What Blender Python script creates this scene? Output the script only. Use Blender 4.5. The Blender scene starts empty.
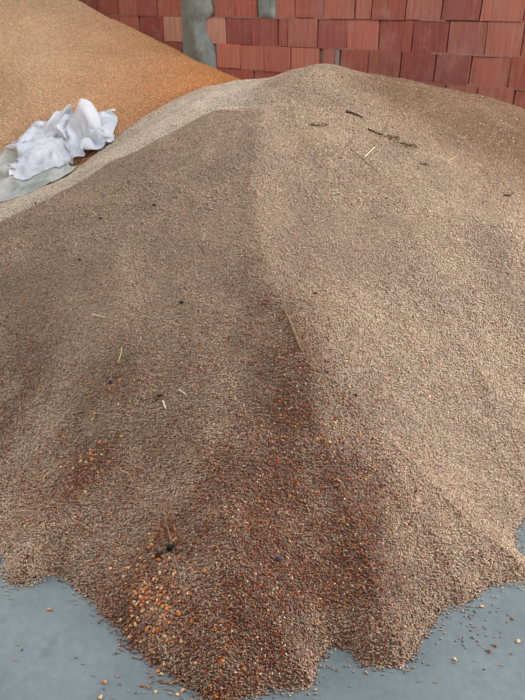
import bpy, bmesh, math, random
import numpy as np
from mathutils import Vector, Matrix

random.seed(7)
rng = np.random.default_rng(11)
C = bpy.context.scene.collection

# ------------------------------------------------------------------ camera
H, F, PITCH = 1.55, 640.0, math.radians(28.5)
cp, sp = math.cos(PITCH), math.sin(PITCH)
cam = bpy.data.cameras.new('camera')
cam.sensor_fit = 'VERTICAL'
cam.sensor_height = 24.0
cam.lens = 24.0 * F / 700.0
cam.clip_start = 0.05
cam_o = bpy.data.objects.new('camera', cam)
cam_o.location = (0, 0, H)
cam_o.rotation_euler = (math.pi / 2 - PITCH, 0, 0)
C.objects.link(cam_o)
bpy.context.scene.camera = cam_o


def ray(px, py):
    """lateral and drop per metre of forward distance for a photo pixel"""
    u, v = px - 262.5, py - 350.0
    fwd = F * cp - v * sp
    down = F * sp + v * cp
    return u / fwd, down / fwd


def at_y(px, py, Y):
    a, b = ray(px, py)
    return (a * Y, Y, H - b * Y)


def on_floor(px, py):
    a, b = ray(px, py)
    Y = H / b
    return (a * Y, Y)


def project(X, Y, Z):
    d = Y * cp + (H - Z) * sp
    v = (H - Z) * cp - Y * sp
    return 262.5 + F * X / d, 350.0 + F * v / d, d


# ------------------------------------------------------------------ noise
def vnoise(x, y, seed=0):
    xi, yi = np.floor(x).astype(np.int64), np.floor(y).astype(np.int64)
    fx, fy = x - xi, y - yi
    fx = fx * fx * fx * (fx * (fx * 6 - 15) + 10)
    fy = fy * fy * fy * (fy * (fy * 6 - 15) + 10)

    def h(a, b):
        n = (a * 374761393 + b * 668265263 + seed * 974634777) & 0x7fffffff
        n = ((n ^ (n >> 13)) * 1274126177) & 0x7fffffff
        return ((n ^ (n >> 16)) & 0xffff) / 65535.0
    return (h(xi, yi) * (1 - fx) + h(xi + 1, yi) * fx) * (1 - fy) + (h(xi, yi + 1) * (1 - fx) + h(xi + 1, yi + 1) * fx) * fy


def fbm(x, y, seed=0, o=3):
    s, a, t = 0, 1.0, 0
    for k in range(o):
        s = s + a * vnoise(x * 2 ** k, y * 2 ** k, seed + k * 17)
        t += a
        a *= 0.5
    return s / t - 0.5


def smin(a, b, k):
    h = np.clip(0.5 + 0.5 * (b - a) / k, 0, 1)
    return b * (1 - h) + a * h - k * h * (1 - h)


# ------------------------------------------------------------------ materials
def srgb(r, g, b):
    f = lambda c: (c / 255 / 12.92) if c <= 10 else ((c / 255 + 0.055) / 1.055) ** 2.4
    return (f(r), f(g), f(b), 1.0)


class NT:
    def __init__(self, name, rough=0.8, spec=0.25):
        self.m = bpy.data.materials.new(name)
        self.m.use_nodes = True
        self.t = self.m.node_tree
        self.b = self.t.nodes['Principled BSDF']
        self.b.inputs['Roughness'].default_value = rough
        self.b.inputs['Specular IOR Level'].default_value = spec

    def n(self, kind, **kw):
        nd = self.t.nodes.new('ShaderNode' + kind)
        for k, v in kw.items():
            if k.startswith('i_'):
                nd.inputs[k[2:].replace('_', ' ')].default_value = v
            else:
                setattr(nd, k, v)
        return nd

    def l(self, a, b):
        self.t.links.new(a, b)

    def coord(self):
        return self.n('TexCoord').outputs['Object']

    def noise(self, vec, scale, detail=4, rough=0.55):
        nd = self.n('TexNoise', i_Scale=scale, i_Detail=detail, i_Roughness=rough)
        self.l(vec, nd.inputs['Vector'])
        return nd

    def ramp(self, fac, stops):
        r = self.n('ValToRGB')
        el = r.color_ramp.elements
        while len(el) < len(stops):
            el.new(0.5)
        for e, (p, c) in zip(el, stops):
            e.position = p
            e.color = c
        self.l(fac, r.inputs['Fac'])
        return r

    def mix(self, a, b, fac, mode='MIX'):
        m = self.n('Mix', data_type='RGBA', blend_type=mode)
        for s, i in ((a, 6), (b, 7), (fac, 0)):
            if hasattr(s, 'is_output'):
                self.l(s, m.inputs[i])
            else:
                m.inputs[i].default_value = s
        return m.outputs[2]

    def bump(self, h, strength, dist):
        b = self.n('Bump', i_Strength=strength, i_Distance=dist)
        self.l(h, b.inputs['Height'])
        self.l(b.outputs['Normal'], self.b.inputs['Normal'])
        return b

    def color(self, s):
        if hasattr(s, 'is_output'):
            self.l(s, self.b.inputs['Base Color'])
        else:
            self.b.inputs['Base Color'].default_value = s


def plain(name, col, rough=0.8, var=0.25, scale=60):
    m = NT(name, rough)
    co = m.coord()
    nz = m.noise(co, scale)
    d = tuple(c * (1 - var) for c in col[:3]) + (1,)
    b = tuple(min(1, c * (1 + var)) for c in col[:3]) + (1,)
    m.color(m.ramp(nz.outputs['Fac'], [(0.3, d), (0.7, b)]).outputs['Color'])
    return m.m


def grain_mat(name, rough=0.62):
    """colour comes from the mesh's own grain colours, with fine mottling"""
    m = NT(name, rough, 0.3)
    at = m.n('Attribute', attribute_name='grain_color')
    co = m.coord()
    vo = m.n('TexVoronoi', i_Scale=170.0)
    m.l(co, vo.inputs['Vector'])
    sh = m.ramp(vo.outputs['Color'], [(0.0, (0.8, 0.8, 0.8, 1)), (1.0, (1.18, 1.18, 1.18, 1))])
    m.color(m.mix(at.outputs['Color'], sh.outputs['Color'], 1.0, 'MULTIPLY'))
    m.bump(vo.outputs['Distance'], 0.35, 0.004)
    return m.m


def floor_mat():
    m = NT('concrete_floor', 0.62, 0.35)
    co = m.coord()
    a = m.noise(co, 2.2, 6, 0.6)
    b = m.noise(co, 38, 5, 0.7)
    base = m.ramp(a.outputs['Fac'], [(0.25, srgb(88, 101, 106)), (0.5, srgb(103, 117, 122)), (0.75, srgb(120, 133, 139))]).outputs['Color']
    fine = m.ramp(b.outputs['Fac'], [(0.3, (0.86, 0.86, 0.86, 1)), (0.7, (1.08, 1.08, 1.08, 1))]).outputs['Color']
    c = m.mix(base, fine, 1.0, 'MULTIPLY')
    st = m.noise(co, 9, 3, 0.5)
    mask = m.ramp(st.outputs['Fac'], [(0.6, (0, 0, 0, 1)), (0.74, (0.8, 0.8, 0.8, 1))]).outputs['Color']
    c = m.mix(c, srgb(84, 96, 102), mask)
    m.color(c)
    m.bump(b.outputs['Fac'], 0.25, 0.003)
    return m.m


def brick_mat():
    m = NT('clay_block', 0.85, 0.2)
    at = m.n('Attribute', attribute_name='brick_color')
    co = m.coord()
    # vertical scoring of extruded clay blocks
    mp = m.n('Mapping')
    mp.inputs['Scale'].default_value = (1.0, 1.0, 0.06)
    m.l(co, mp.inputs['Vector'])
    sc = m.noise(mp.outputs['Vector'], 55, 3, 0.6)
    sr = m.ramp(sc.outputs['Fac'], [(0.3, (0.78, 0.76, 0.76, 1)), (0.72, (1.15, 1.15, 1.15, 1))]).outputs['Color']
    c = m.mix(at.outputs['Color'], sr, 1.0, 'MULTIPLY')
    du = m.noise(co, 7, 5, 0.65)
    dm = m.ramp(du.outputs['Fac'], [(0.5, (0, 0, 0, 1)), (0.75, (0.55, 0.55, 0.55, 1))]).outputs['Color']
    c = m.mix(c, srgb(176, 140, 128), dm)
    m.color(c)
    m.bump(sc.outputs['Fac'], 0.5, 0.006)
    return m.m


def mortar_mat(name, dark, light, sc=22):
    m = NT(name, 0.9, 0.15)
    co = m.coord()
    a = m.noise(co, sc, 6, 0.65)
    m.color(m.ramp(a.outputs['Fac'], [(0.3, dark), (0.7, light)]).outputs['Color'])
    m.bump(a.outputs['Fac'], 0.6, 0.02)
    return m.m


def sack_mat(name, col, shade):
    m = NT(name, 0.5, 0.4)
    uv = m.n('TexCoord').outputs['UV']
    w1 = m.n('TexWave', i_Scale=60.0, bands_direction='X')
    w2 = m.n('TexWave', i_Scale=60.0, bands_direction='Y')
    m.l(uv, w1.inputs['Vector'])
    m.l(uv, w2.inputs['Vector'])
    ch = m.mix(w1.outputs['Color'], w2.outputs['Color'], 0.5)
    co = m.coord()
    nz = m.noise(co, 5, 4, 0.6)
    base = m.ramp(nz.outputs['Fac'], [(0.35, shade), (0.62, col)]).outputs['Color']
    m.color(m.mix(base, ch, 0.06, 'MULTIPLY'))
    m.bump(ch, 0.1, 0.002)
    m.b.inputs['Subsurface Weight'].default_value = 0.0
    return m.m


M_FLOOR, M_BRICK = floor_mat(), brick_mat()
M_MORTAR = mortar_mat('grey_mortar', srgb(132, 94, 86), srgb(172, 140, 130))
M_COL = mortar_mat('cast_concrete', srgb(112, 122, 120), srgb(156, 165, 162), 9)
M_WHEAT, M_MAIZE = grain_mat('wheat_grain'), grain_mat('maize_grain', 0.5)

# ------------------------------------------------------------------ mesh helpers


def mesh_obj(name, V, Fc, mat, parent=None, smooth=True):
    me = bpy.data.meshes.new(name)
    me.from_pydata([tuple(v) for v in V], [], [tuple(f) for f in Fc])
    me.validate()
    if smooth:
        me.polygons.foreach_set('use_smooth', [True] * len(me.polygons))
    me.materials.append(mat)
    o = bpy.data.objects.new(name, me)
    C.objects.link(o)
    if parent:
        o.parent = parent
    return o


def np_mesh(name, V, tris, mat, attr, col, smooth=True):
    """large triangle mesh from arrays, with a colour per vertex"""
    me = bpy.data.meshes.new(name)
    n, t = len(V), len(tris)
    me.vertices.add(n)
    me.vertices.foreach_set('co', V.astype(np.float32).ravel())
    me.loops.add(t * 3)
    me.loops.foreach_set('vertex_index', tris.astype(np.int32).ravel())
    me.polygons.add(t)
    me.polygons.foreach_set('loop_start', np.arange(0, t * 3, 3, dtype=np.int32))
    me.polygons.foreach_set('use_smooth', np.full(t, smooth))
    me.update(calc_edges=True)
    ca = me.attributes.new(attr, 'FLOAT_COLOR', 'POINT')
    ca.data.foreach_set('color', np.concatenate([col, np.ones((n, 1))], 1).astype(np.float32).ravel())
    me.materials.append(mat)
    o = bpy.data.objects.new(name, me)
    C.objects.link(o)
    return o


def thing(o, label, cat, group=None):
    o['label'] = label
    o['category'] = cat
    if group:
        o['group'] = group
    return o


def empty(name, loc):
    o = bpy.data.objects.new(name, None)
    o.location = loc
    o.empty_display_size = 0.03
    C.objects.link(o)
    return o


# ------------------------------------------------------------------ the block wall
W0, WD = np.array([0.0, 6.0]), np.array([0.795, -0.6066])     # a floor point of the wall and its run to the right
WN = np.array([-0.6066, -0.795])                              # out of the wall, towards the heaps


def wall_t(px, py):
    a, b = ray(px, py)
    t = (a * W0[1] - W0[0]) / (WD[0] - a * WD[1])
    Y = W0[1] + t * WD[1]
    return t, H - b * Y


def wall_p(t, z, d=0.0):
    p = W0 + WD * t + WN * d
    return (p[0], p[1], z)


def slab(verts, faces, pts, d0, d1):
    """pts: (t, z) polygon in the wall plane, from depth d0 out to d1"""
    n, k = len(pts), len(verts)
    for d in (d0, d1):
        for t, z in pts:
            verts.append(wall_p(t, z, d))
    faces.append([k + n + i for i in range(n)])
    faces.append([k + n - 1 - i for i in range(n)])
    for i in range(n):
        j = (i + 1) % n
        faces.append([k + i, k + j, k + n + j, k + n + i])


ROWS = []      # the courses in view: mid-height pixel row, z bottom, z top, joint pixels
zj = {0: wall_t(250, 17.5)[1], 1: wall_t(250, 45.0)[1], 2: wall_t(250, 70.0)[1]}
ROWS.append((9, zj[0], zj[0] + 0.205, [98, 118, 137.7, 157, 181, 214, 235, 257, 276, 295, 324.5, 355, 372, 406, 442, 481, 524.5]))
ROWS.append((33, zj[1], zj[0], [140, 164, 184.5, 204, 226, 251, 278, 288, 317.5, 347, 379, 413, 449, 487, 524]))
ROWS.append((60, zj[2], zj[1], [160, 183, 216.5, 240, 264.5, 291, 319, 323, 334.5, 340, 368, 401, 436, 471, 512]))
ROWS.append((84, zj[2] - 0.205, zj[2], [196, 216, 229, 254, 281, 311, 345, 380, 415, 447, 479, 516]))
wv, wf, wc = [], [], []
T0, T1 = -5.5, 4.6
rows = []
for py, z0, z1, js in ROWS:
    ts = [wall_t(p, py)[0] for p in js]
    rows.append((z0, z1, ts, js))
zt = zj[0] + 0.205
k = 0
while zt < 2.9:
    rows.append((zt, zt + 0.205, [0.0 + 0.13 * (k % 2)], None))
    zt += 0.205
    k += 1
zb = zj[2] - 0.205
while zb > 0.02:
    z0 = max(0.0, zb - 0.205)
    rows.append((z0, zb, [0.0 + 0.13 * (k % 2)], None))
    zb -= 0.205
    k += 1
colours = [srgb(172, 108, 94), srgb(164, 98, 86), srgb(182, 118, 102), srgb(158, 92, 82), srgb(168, 110, 98), srgb(152, 92, 84)]
COLT = (wall_t(181, 20)[0], wall_t(211, 20)[0])
for z0, z1, ts, js in rows:
    ts = list(ts)
    pxs = list(js) if js else None
    nl = len(ts)
    t = ts[0]
    pre = []
    while t > T0:
        t -= 0.27 * random.uniform(0.94, 1.06)
        pre.insert(0, t)
    t = ts[-1]
    post = []
    while t < T1:
        t += 0.27 * random.uniform(0.94, 1.06)
        post.append(t)
    allt = pre + ts + post
    for i in range(len(allt) - 1):
        a, b = allt[i], allt[i + 1]
        m = (a + b) / 2
        if COLT[0] + 0.03 < m < COLT[1] - 0.03:
            continue
        pj = pxs[i - len(pre)] if (pxs and len(pre) <= i < len(pre) + nl) else None
        if pj in (257,) and z0 == zj[0]:        # mortared-over patch
            continue
        if pj in (319,) and z0 == zj[2]:  # open gaps between cut blocks
            continue
        g = random.uniform(0.006, 0.014)
        gz = 0.002
        dz = random.uniform(-0.004, 0.004)
        dd = random.uniform(-0.006, 0.006)
        e = random.uniform(-0.009, 0.009)
        n0 = len(wv)
        slab(wv, wf, [(a + g / 2, z0 + gz + dz), (b - g / 2, z0 + gz + dz), (b - g / 2 + e, z1 - gz + dz), (a + g / 2 + e, z1 - gz + dz)], -0.18, dd)
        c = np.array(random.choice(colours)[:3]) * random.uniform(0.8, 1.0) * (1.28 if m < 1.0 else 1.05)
        if pj in (164, 204) and z0 == zj[1]:
            c = np.array(srgb(206, 160, 142)[:3])
        if pj == 334.5 and z0 == zj[2]:
            c = np.array(srgb(158, 150, 148)[:3])
        wc += [c] * (len(wv) - n0)
me = bpy.data.meshes.new('wall_back')
me.from_pydata(wv, [], wf)
ca = me.attributes.new('brick_color', 'FLOAT_COLOR', 'POINT')
ca.data.foreach_set('color', np.concatenate([np.array(wc), np.ones((len(wc), 1))], 1).astype(np.float32).ravel())
# mortar bed behind and between the blocks, same mesh
bm = bmesh.new()
bm.from_mesh(me)
mv = [bm.verts.new(wall_p(t, z, d)) for d in (-0.17, -0.022) for t, z in ((T0, 0), (T1, 0), (T1, 3.0), (T0, 3.0))]
for f in ((4, 5, 6, 7), (3, 2, 1, 0), (0, 1, 5, 4), (1, 2, 6, 5), (2, 3, 7, 6), (3, 0, 4, 7)):
    bm.faces.new([mv[i] for i in f]).material_index = 1
# bed joints squeezed out nearly flush
for z0, z1, ts, js in rows:
    t = T0
    while t < T1:
        t2 = min(T1, t + random.uniform(0.12, 0.5))
        d = random.choice((-0.012, -0.008, -0.003, 0.0, 0.001))
        vs = [bm.verts.new(wall_p(a, z, dd)) for dd in (-0.1, d) for a, z in ((t, z1 - 0.006), (t2, z1 - 0.006), (t2, z1 + 0.006), (t, z1 + 0.006))]
        for f in ((4, 5, 6, 7), (0, 1, 5, 4), (2, 3, 7, 6)):
            bm.faces.new([vs[i] for i in f]).material_index = 1
        t = t2
bm.normal_update()
bm.to_mesh(me)
bm.free()
me.materials.append(M_BRICK)
me.materials.append(M_MORTAR)
wall = bpy.data.objects.new('wall_back', me)
C.objects.link(wall)
wall['kind'] = 'structure'

# cast concrete column with ragged edges
cv, cf = [], []
edge = [(181, 2), (182, 17), (183, 30), (182.5, 45), (184, 60), (185, 75)]
redge = [(211, 2), (213, 14), (206, 19), (205, 30), (211, 42), (215, 50), (216, 62), (217, 74)]
le = [wall_t(*p) for p in edge]
re_ = [wall_t(*p) for p in redge]
zs = np.linspace(0, 3.0, 90)
lz, lt = [p[1] for p in le][::-1], [p[0] for p in le][::-1]
rz, rt = [p[1] for p in re_][::-1], [p[0] for p in re_][::-1]
for z in zs:
    a = np.interp(z, lz, lt) + 0.012 * fbm(np.array([z * 9.0]), np.array([1.5]), 3)[0]
    b = np.interp(z, rz, rt) + 0.02 * fbm(np.array([z * 11.0]), np.array([4.5]), 5)[0]
    for s, d in ((0, -0.1), (0, 0.008), (0.08, 0.03), (0.4, 0.035), (0.55, 0.05), (0.72, 0.045), (0.8, 0.016), (1, 0.01), (1, -0.1)):
        q = 0.012 * fbm(np.array([z * 7.0]), np.array([s * 5.0]), 8)[0] if d > 0 else 0
        cv.append(wall_p(a + (b - a) * s, z, d + q))
for i in range(len(zs) - 1):
    for j in range(8):
        k = i * 9 + j
        cf.append((k, k + 1, k + 10, k + 9))
col = mesh_obj('concrete_column', cv, cf, M_COL)
col['kind'] = 'structure'
# smear of mortar over the course at the top
ta, za = wall_t(256, 17)
tb, _ = wall_t(277, 17)
pv, pf = [], []
for i in range(13):
    for j in range(13):
        s, r = i / 12, j / 12
        e = 0.03 * fbm(np.array([r * 5.0 + 3]), np.array([s * 3.0]), 12)[0]
        z = za - 0.03 + r * 0.28
        t = ta + (tb - ta) * s + e * (1 if s > 0.5 else -1) - 0.02 * (1 - r) * (s - 0.5)
        edge_in = min(s, 1 - s, r * 1.5, (1 - r) * 1.5)
        pv.append(wall_p(t, z, -0.02 + 0.035 * min(1, edge_in * 5) + 0.008 * fbm(np.array([s * 6.0]), np.array([r * 6.0]), 4)[0]))
for i in range(12):
    for j in range(12):
        k = i * 13 + j
        pf.append((k, k + 13, k + 14, k + 1))
sm = mesh_obj('mortar_patch', pv, pf, M_COL)
sm['kind'] = 'structure'

# ------------------------------------------------------------------ floor
fl = mesh_obj('floor', [(-7, -4, 0), (7, -4, 0), (7, 11, 0), (-7, 11, 0), (-7, -4, -0.1), (7, -4, -0.1), (7, 11, -0.1), (-7, 11, -0.1)],
              [(0, 1, 2, 3), (7, 6, 5, 4), (0, 4, 5, 1), (1, 5, 6, 2), (2, 6, 7, 3), (3, 7, 4, 0)], M_FLOOR, smooth=False)
fl['kind'] = 'structure'

def block(name, lo, hi, mat):
    (a, b, c), (d, e, f) = lo, hi
    o = mesh_obj(name, [(a, b, c), (d, b, c), (d, e, c), (a, e, c), (a, b, f), (d, b, f), (d, e, f), (a, e, f)],
                 [(0, 3, 2, 1), (4, 5, 6, 7), (0, 1, 5, 4), (1, 2, 6, 5), (2, 3, 7, 6), (3, 0, 4, 7)], mat, smooth=False)
    o['kind'] = 'structure'
    return o


block('blocker_wall_front', (-7, -1.75, 0), (7, -1.55, 4.0), M_MORTAR)  # unseen wall added behind the camera to block ambient light
block('blocker_ceiling', (-7, -1.75, 4.0), (7, 1.3, 4.15), M_COL)  # unseen partial roof added to shade the heap front from above

# ------------------------------------------------------------------ wheat heap: shape
TOE_PX = [(-60, 470), (-25, 520), (0, 545), (5, 574), (14, 585), (32, 583), (48, 574), (62, 573), (76, 585), (96, 603), (120, 627), (132, 646), (152, 664),
          (172, 676), (192, 688), (206, 699), (226, 703), (248, 697), (272, 690), (296, 689), (311, 685), (317, 668), (320, 655), (332, 650),
          (346, 652), (364, 661), (382, 667), (398, 668), (409, 661), (416, 648), (422, 632), (434, 618), (452, 606), (470, 597), (486, 587),
          (505, 580), (522, 583), (530, 578), (528, 560), (514, 548), (512, 535), (516, 524), (535, 510), (590, 480)]
toe = [on_floor(*p) for p in TOE_PX]
toe = [(-3.2, 5.2), (-2.9, 3.4), (-2.2, 2.5)] + toe + [(1.9, 2.0), (2.9, 2.4), (3.4, 3.3), (3.4, 9), (-3.2, 9)]
toe = np.array(toe)
# densify and roughen the foot line a little
pts = []
for i in range(len(toe)):
    a, b = toe[i], toe[(i + 1) % len(toe)]
    n = max(1, int(np.linalg.norm(b - a) / 0.03)) if np.linalg.norm(b - a) < 0.5 else 1
    for s in range(n):
        pts.append(a + (b - a) * s / n)
toe = np.array(pts)
jit = np.stack([fbm(toe[:, 0] * 22, toe[:, 1] * 22, 31, 2), fbm(toe[:, 0] * 22, toe[:, 1] * 22, 77, 2)], 1) * 0.03
toe = toe + jit


def sdist(X, Y, P):
    """signed distance to polygon, positive inside"""
    sh = X.shape
    X, Y = X.ravel(), Y.ravel()
    d = np.full(X.shape, 1e9)
    ins = np.zeros(X.shape, bool)
    for i in range(len(P)):
        a, b = P[i], P[(i + 1) % len(P)]
        e = b - a
        w0, w1 = X - a[0], Y - a[1]
        h = np.clip((w0 * e[0] + w1 * e[1]) / (e @ e + 1e-12), 0, 1)
        d = np.minimum(d, (w0 - e[0] * h) ** 2 + (w1 - e[1] * h) ** 2)
        c = (a[1] > Y) != (b[1] > Y)
        with np.errstate(divide='ignore', invalid='ignore'):
            xi = a[0] + (Y - a[1]) * (b[0] - a[0]) / (b[1] - a[1] + 1e-12)
        ins ^= c & (X < xi)
    return (np.sqrt(d) * np.where(ins, 1, -1)).reshape(sh)


APEX = np.array(at_y(322, 65, 4.0))


def cone(X, Y):
    r = np.sqrt((X - APEX[0]) ** 2 + (Y - APEX[1]) ** 2)
    r = np.sqrt(r * r + 0.12 ** 2) - 0.12
    return APEX[2] - 0.415 * r


CTRL = []
for px, py in ((370, 76), (400, 80), (430, 86), (470, 96), (500, 103), (525, 112), (580, 130)):
    t, z = wall_t(px, py)
    CTRL.append(wall_p(t, z))
CTRL += [at_y(262, 81, 4.35), at_y(232, 87, 4.6), at_y(192, 95, 4.8), at_y(150, 118, 4.7), at_y(115, 145, 4.45), at_y(60, 182, 4.25), at_y(0, 205, 3.95), at_y(-60, 225, 3.8)]
CTRL += [at_y(230, 84, 5.2), at_y(280, 79, 5.2)]
CTRL += [(APEX[0], APEX[1], APEX[2])]
for px, py in ((262, 200), (262, 320), (400, 250), (480, 350), (400, 420), (120, 320), (60, 400), (250, 450), (200, 560), (330, 560), (500, 230)):
    a, b = ray(px, py)
    Ys = np.linspace(0.9, 5, 800)
    k = np.argmin(np.abs(H - b * Ys - cone(a * Ys, Ys)))
    CTRL.append((a * Ys[k], Ys[k], H - b * Ys[k]))
CTRL = np.array(CTRL)
res = CTRL[:, 2] - cone(CTRL[:, 0], CTRL[:, 1])
KW = 0.75
D2 = ((CTRL[:, None, :2] - CTRL[None, :, :2]) ** 2).sum(-1)
WT = np.linalg.solve(np.exp(-D2 / (2 * KW * KW)) + 0.004 * np.eye(len(CTRL)), res)


def big(X, Y):
    z = cone(X, Y)
    for (a, b, _), w in zip(CTRL, WT):
        z = z + w * np.exp(-((X - a) ** 2 + (Y - b) ** 2) / (2 * KW * KW))
    return z


def hit(px, py, zf):
    a, b = ray(px, py)
    Ys = np.linspace(0.85, 8, 3000)
    g = (H - b * Ys) - zf(a * Ys, Ys)
    k = np.argmax(g < 0)
    return np.array((a * Ys[k], Ys[k], H - b * Ys[k]))


# smaller forms on the face: (photo spot where they lie, radius, height)
FORMS = [((262, 170), 0.34, 0.012), ((256, 240), 0.26, 0.012), ((285, 330), 0.24, 0.012), ((320, 400), 0.2, 0.012), ((360, 470), 0.2, 0.012),
         ((15, 415), 0.16, -0.07), ((60, 520), 0.12, 0.02), ((110, 500), 0.1, -0.045), ((150, 470), 0.12, 0.03), ((30, 480), 0.14, 0.02),
         ((190, 560), 0.12, 0.02), ((30, 555), 0.09, 0.025), ((375, 600), 0.12, 0.025), ((440, 560), 0.12, 0.02), ((330, 620), 0.09, -0.02),
         ((470, 135), 0.3, -0.03), ((180, 200), 0.3, 0.03), ((60, 300), 0.25, 0.03), ((40, 345), 0.2, -0.02), ((250, 620), 0.14, 0.03), ((400, 300), 0.5, 0.02)]
FORMS = [(hit(*p, big), r, h) for p, r, h in FORMS]


def shaped(X, Y):
    z = big(X, Y)
    for p, r, h in FORMS:
        z = z + h * np.exp(-((X - p[0]) ** 2 + (Y - p[1]) ** 2) / (2 * r * r))
    return z


# the newer pour ends on a line up at the left: a low step
STEP_PX = [(262, 118), (235, 112), (215, 113), (190, 124), (150, 147), (110, 165), (75, 187), (40, 205), (0, 226), (-60, 250)]
STEP = np.array([hit(*p, shaped)[:2] for p in STEP_PX])
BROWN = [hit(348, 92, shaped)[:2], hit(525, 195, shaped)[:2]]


def step_d(X, Y):
    """signed distance from the line of the newer pour: positive on the near side"""
    d = np.full(X.shape, 1e9)
    sg = np.ones(X.shape)
    for i in range(len(STEP) - 1):
        a, b = STEP[i], STEP[i + 1]
        e = b - a
        h = np.clip(((X - a[0]) * e[0] + (Y - a[1]) * e[1]) / (e @ e), 0, 1)
        q = (X - a[0] - e[0] * h) ** 2 + (Y - a[1] - e[1] * h) ** 2
        cr = e[0] * (Y - a[1]) - e[1] * (X - a[0])
        m = q < d
        d = np.where(m, q, d)
        sg = np.where(m, np.where(cr > 0, 1, -1), sg)
    return np.sqrt(d) * sg


RIDGE = [hit(*p, shaped)[:2] for p in ((268, 100), (262, 122), (257, 180), (257, 240), (275, 310), (305, 375), (335, 430), (365, 480))]

FOLD = [hit(*p, shaped)[:2] for p in ((-60, 345), (0, 322), (40, 304), (80, 283), (118, 262))]


def line_d(X, Y, P):
    d = np.full(X.shape, 1e9)
    for a, b in zip(P[:-1], P[1:]):
        e = b - a
        h = np.clip(((X - a[0]) * e[0] + (Y - a[1]) * e[1]) / (e @ e), 0, 1)
        d = np.minimum(d, (X - a[0] - e[0] * h) ** 2 + (Y - a[1] - e[1] * h) ** 2)
    return np.sqrt(d)


def wheat_z(X, Y, sd=None):
    z = shaped(X, Y)
    z = z + 0.045 * np.exp(-np.sqrt(line_d(X, Y, RIDGE) ** 2 + 0.015 ** 2) / 0.16)
    z = z + 0.035 * np.exp(-np.sqrt(line_d(X, Y, FOLD) ** 2 + 0.015 ** 2) / 0.10)
    s = step_d(X, Y)
    z = z + 0.03 * np.clip(0.5 + s / 0.1, 0, 1) * np.exp(-np.maximum(s, 0) / 0.9) * np.clip((0.15 - X) / 0.3, 0, 1)
    z = z + 0.05 * fbm(X * 1.7, Y * 1.7, 5, 3) + 0.02 * fbm(X * 7, Y * 7, 9, 3)
    if sd is None:
        sd = sdist(X, Y, toe)
    foot = np.where(sd > 0, 0.03 * (1 - np.exp(-sd / 0.04)) + sd * 0.42 + 0.35 * sd * sd, sd * 0.8)
    foot = foot + 0.012 * fbm(X * 16, Y * 16, 21, 2) * np.clip(sd / 0.05, 0, 1)
    return smin(z, foot, 0.06)


# ------------------------------------------------------------------ maize heap: shape
MC = [at_y(0, 203, 4.15), at_y(-80, 230, 4.0), at_y(60, 178, 4.4), at_y(115, 142, 4.65), at_y(150, 116, 4.95), at_y(192, 93, 5.25), at_y(0, 100, 5.3), at_y(60, 60, 6.0),
      at_y(0, 0, 6.7), at_y(-120, 0, 6.2), at_y(-200, 120, 5.0), at_y(100, 100, 5.3)]
for px, py in ((235, 77), (215, 69), (185, 54), (150, 37), (120, 23), (95, 10), (75, -1), (40, -18), (0, -38)):
    t, z = wall_t(px, py)
    MC.append(wall_p(t, z))
MC.append((-3.6, 5.0, 1.5))
MC.append((0.4, 5.4, 0.55))
MC.append((-0.8, 3.6, 0.15))
MC.append((-2.4, 3.3, 0.15))
MC = np.array(MC)
mm = MC.mean(0)
A_ = np.c_[np.ones(len(MC)), MC[:, 0] - mm[0], MC[:, 1] - mm[1]]
K_ = np.sqrt(((MC[:, None, :2] - MC[None, :, :2]) ** 2).sum(-1) + 0.3 ** 2) ** 3
n_ = len(MC)
S_ = np.block([[K_ + 0.02 * np.eye(n_), A_], [A_.T, np.zeros((3, 3))]])
MW = np.linalg.solve(S_, np.r_[MC[:, 2], 0, 0, 0])


def maize_z(X, Y):
    z = MW[n_] + MW[n_ + 1] * (X - mm[0]) + MW[n_ + 2] * (Y - mm[1])
    for (a, b, _), w in zip(MC, MW):
        z = z + w * np.sqrt((X - a) ** 2 + (Y - b) ** 2 + 0.09) ** 3
    return z + 0.03 * fbm(X * 3, Y * 3, 41, 3)


def wall_gap(X, Y):
    return (X - W0[0]) * WN[0] + (Y - W0[1]) * WN[1]


def grid_surface(x0, x1, y0, y1, st, zf, keep):
    xs, ys = np.arange(x0, x1, st), np.arange(y0, y1, st)
    X, Y = np.meshgrid(xs, ys)
    # pull the last vertices before the wall flush with it
    Z = zf(X, Y)
    g = wall_gap(X, Y)
    ok = keep(X, Y, Z) & (g > -st)
    push = np.minimum(g + 0.0, 0)
    X2, Y2 = X - WN[0] * push, Y - WN[1] * push
    nx = len(xs)
    idx = np.arange(X.size).reshape(X.shape)
    q = ok[:-1, :-1] & ok[1:, :-1] & ok[:-1, 1:] & ok[1:, 1:]
    a, b, c, d = idx[:-1, :-1][q], idx[:-1, 1:][q], idx[1:, 1:][q], idx[1:, :-1][q]
    T = np.concatenate([np.stack([a, b, c], 1), np.stack([a, c, d], 1)])
    V = np.stack([X2.ravel(), Y2.ravel(), Z.ravel()], 1)
    used = np.unique(T)
    mp = np.full(len(V), -1)
    mp[used] = np.arange(len(used))
    return V[used], mp[T]


# ------------------------------------------------------------------ grains
def unit_octa():
    V = np.array([(1, 0, 0), (-1, 0, 0), (0, 1, 0), (0, -1, 0), (0, 0, 1), (0, 0, -1)], float)
    T = np.array([(0, 2, 4), (2, 1, 4), (1, 3, 4), (3, 0, 4), (2, 0, 5), (1, 2, 5), (3, 1, 5), (0, 3, 5)])
    return V, T


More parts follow.
